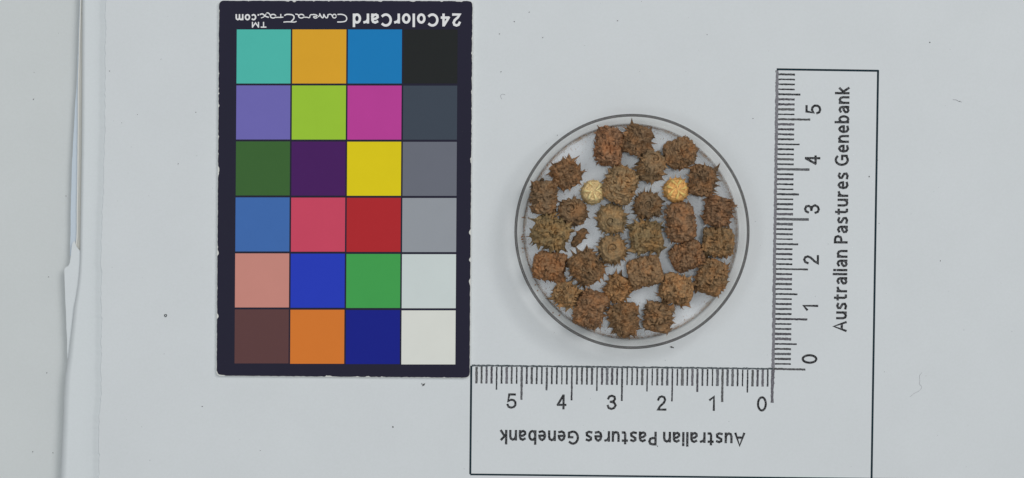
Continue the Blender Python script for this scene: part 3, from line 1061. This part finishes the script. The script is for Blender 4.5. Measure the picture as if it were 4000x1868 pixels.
def grains(items, zfun=None):
    """items: x, y, z, size -> squashed octahedra joined into one mesh"""
    V, F = [], []
    for x, y, z, s in items:
        b = len(V)
        a = rng.random() * 6.28
        ca, sa = math.cos(a), math.sin(a)
        l = s * rng.uniform(0.8, 2.2)
        for dx, dy, dz in ((l, 0, 0), (-l, 0, 0), (0, s, 0), (0, -s, 0), (0, 0, s * .6), (0, 0, -s * .6)):
            V.append((x + dx * ca - dy * sa, y + dx * sa + dy * ca, z + dz))
        for q in ((0, 2, 4), (2, 1, 4), (1, 3, 4), (3, 0, 4), (2, 0, 5), (1, 2, 5), (3, 1, 5), (0, 3, 5)):
            F.append(tuple(b + i for i in q))
    return V, F


it = []
for k in range(2600):
    a = rng.random() * 2 * math.pi
    wgt = 0.45 + 0.55 * vnoise(np.array([[math.cos(a) * 3 + 5, math.sin(a) * 3 + 5, 0.5]]))[0]
    if math.cos(a) < -0.7:
        wgt += 0.3
    if rng.random() > wgt:
        continue
    rad = 21.22 + rng.gauss(0, 0.10) if rng.random() < 0.75 else 20.9 - abs(rng.gauss(0, 0.8))
    s = rng.uniform(0.025, 0.065) * (1.6 if rng.random() < 0.08 else 1)
    z = ZF + s * 0.5 + max(0, rad - 21.0) * 0.4
    it.append((DCX + rad * math.cos(a), DCY + rad * math.sin(a), z, s))
for px, py, s in ((2047, 849, .16), (2040, 850, .12), (2040, 935, .2), (2039, 925, .18), (2041, 917, .12), (2042, 945, .14), (2041, 970, .15), (2043, 985, .12), (2091, 1113, .18), (2100, 1135, .2), (2160, 1222, .18), (2185, 1232, .16)):
    x, y = P(px, py, ZF)
    it.append((x, y, ZF + s * .6, s))
for k in range(420):
    a, rad = rng.random() * 2 * math.pi, 20.8 * math.sqrt(rng.random())
    s = rng.uniform(0.025, 0.07)
    it.append((DCX + rad * math.cos(a), DCY + rad * math.sin(a), ZF + s * .5, s))
v, f = grains(it)
tag(obj('soil_crumbs', mesh('soil_crumbs', v, f), M_crumb), 'fine brown soil crumbs gathered along the dish wall and scattered on its floor', 'crumbs', kind='stuff')

it = []
for k in range(130):
    px, py = rng.uniform(420, 3990), rng.uniform(5, 1860)
    if (840 < px < 1850 and py < 1480) or math.hypot(px - 2464, py - 905) < 470:
        continue
    s = rng.uniform(0.02, 0.05) if rng.random() < .85 else rng.uniform(.06, .1)
    x, y = P(px, py)
    it.append((x, y, ZP + 0.02 + s * .5, s))
for px, py, s in ((1951, 133, .1), (2009, 85, .11), (2067, 48, .09), (1957, 281, .1), (3632, 166, .13), (2120, 147, .08), (763, 1368, .0), (1655, 1503, .2), (1648, 1500, .12), (1535, 1668, .16), (2623, 1356, .2),
                  (2630, 1358, .15), (3395, 690, .13), (3428, 626, .1), (428, 278, .08), (537, 448, .07), (475, 480, .07), (696, 640, .08), (765, 439, .08), (554, 1668, .07), (790, 1588, .09), (1055, 520, .0)):
    if s > 0:
        x, y = P(px, py)
        it.append((x, y, ZP + 0.02 + s * .5, s))
for px, py, s in ((133, 283, .07), (131, 388, .1), (258, 766, .1), (183, 1457, .1), (190, 1082, .08), (128, 1765, .1), (207, 1769, .1), (228, 130, .06)):
    x, y = P(px, py, -2.2)
    it.append((x, y, -2.2 + s * .5, s))
v, f = grains(it)
tag(obj('dust_specks', mesh('dust_specks', v, f), M_dust), 'dark dust specks scattered over the white sheet and board', 'dust', kind='stuff')


def fibre(name, label, pts, rad, mat, z=ZP):
    q = [np.array(P(x, y, z)) for x, y in pts]
    # smooth the path
    for _ in range(3):
        nq = [q[0]]
        for a, b in zip(q[:-1], q[1:]):
            nq += [a * .75 + b * .25, a * .25 + b * .75]
        q = nq + [q[-1]]
    V = []
    for i, p in enumerate(q):
        a, b = q[max(i - 1, 0)], q[min(i + 1, len(q) - 1)]
        dd = (b - a) / (np.linalg.norm(b - a) + 1e-9)
        nn = np.array([-dd[1], dd[0]])
        for k in range(5):
            t = 2 * math.pi * k / 5
            w = p + nn * math.cos(t) * rad
            V.append((w[0], w[1], z + 0.02 + rad + math.sin(t) * rad))
    F = grid_faces(5, len(q), True)
    F.append((4, 3, 2, 1, 0))
    m = len(q) * 5
    F.append(tuple(range(m - 5, m)))
    tag(obj(name, mesh(name, V, F, True), mat), label, 'fibre')


M_fib = plain('grey_fibre', (120, 120, 124))
M_fibpale = plain('pale_fibre', (176, 177, 179))
fibre('fibre', 'short wavy dark fibre lying right of the printed scale, near the right edge', [(3722, 390), (3735, 390), (3745, 397), (3757, 399)], 0.03, M_fib)
fibre('fibre', 'curled thin fibre on the sheet between the card top and the dish', [(1974, 371), (1962, 367), (1955, 372), (1956, 380), (1960, 387)], 0.025, M_fib)
fibre('fibre', 'thin pale kinked fibre at the lower right of the sheet', [(3602, 1455), (3590, 1468), (3594, 1485), (3590, 1500), (3604, 1513), (3590, 1528), (3572, 1536), (3555, 1550)], 0.03, M_fibpale)
# the small ring-shaped speck on the left of the card
cx, cy = P(647, 1233)
V, F = [], []
for i in range(20):
    a = 2 * math.pi * i / 20
    for k in range(6):
        b = 2 * math.pi * k / 6
        rr = 0.22 + 0.075 * math.cos(b) + 0.03 * math.sin(3 * a)
        V.append((cx + rr * math.cos(a), cy + rr * math.sin(a), ZP + 0.09 + 0.075 * math.sin(b)))
for i in range(20):
    for k in range(6):
        a, b = i * 6 + k, i * 6 + (k + 1) % 6
        c, d_ = ((i + 1) % 20) * 6 + (k + 1) % 6, ((i + 1) % 20) * 6 + k
        F.append((a, d_, c, b))
tag(obj('ring_speck', mesh('ring_speck', V, F, True), plain('ring_dark', (60, 64, 68))), 'tiny dark ring-shaped speck on the sheet left of the colour card', 'speck')
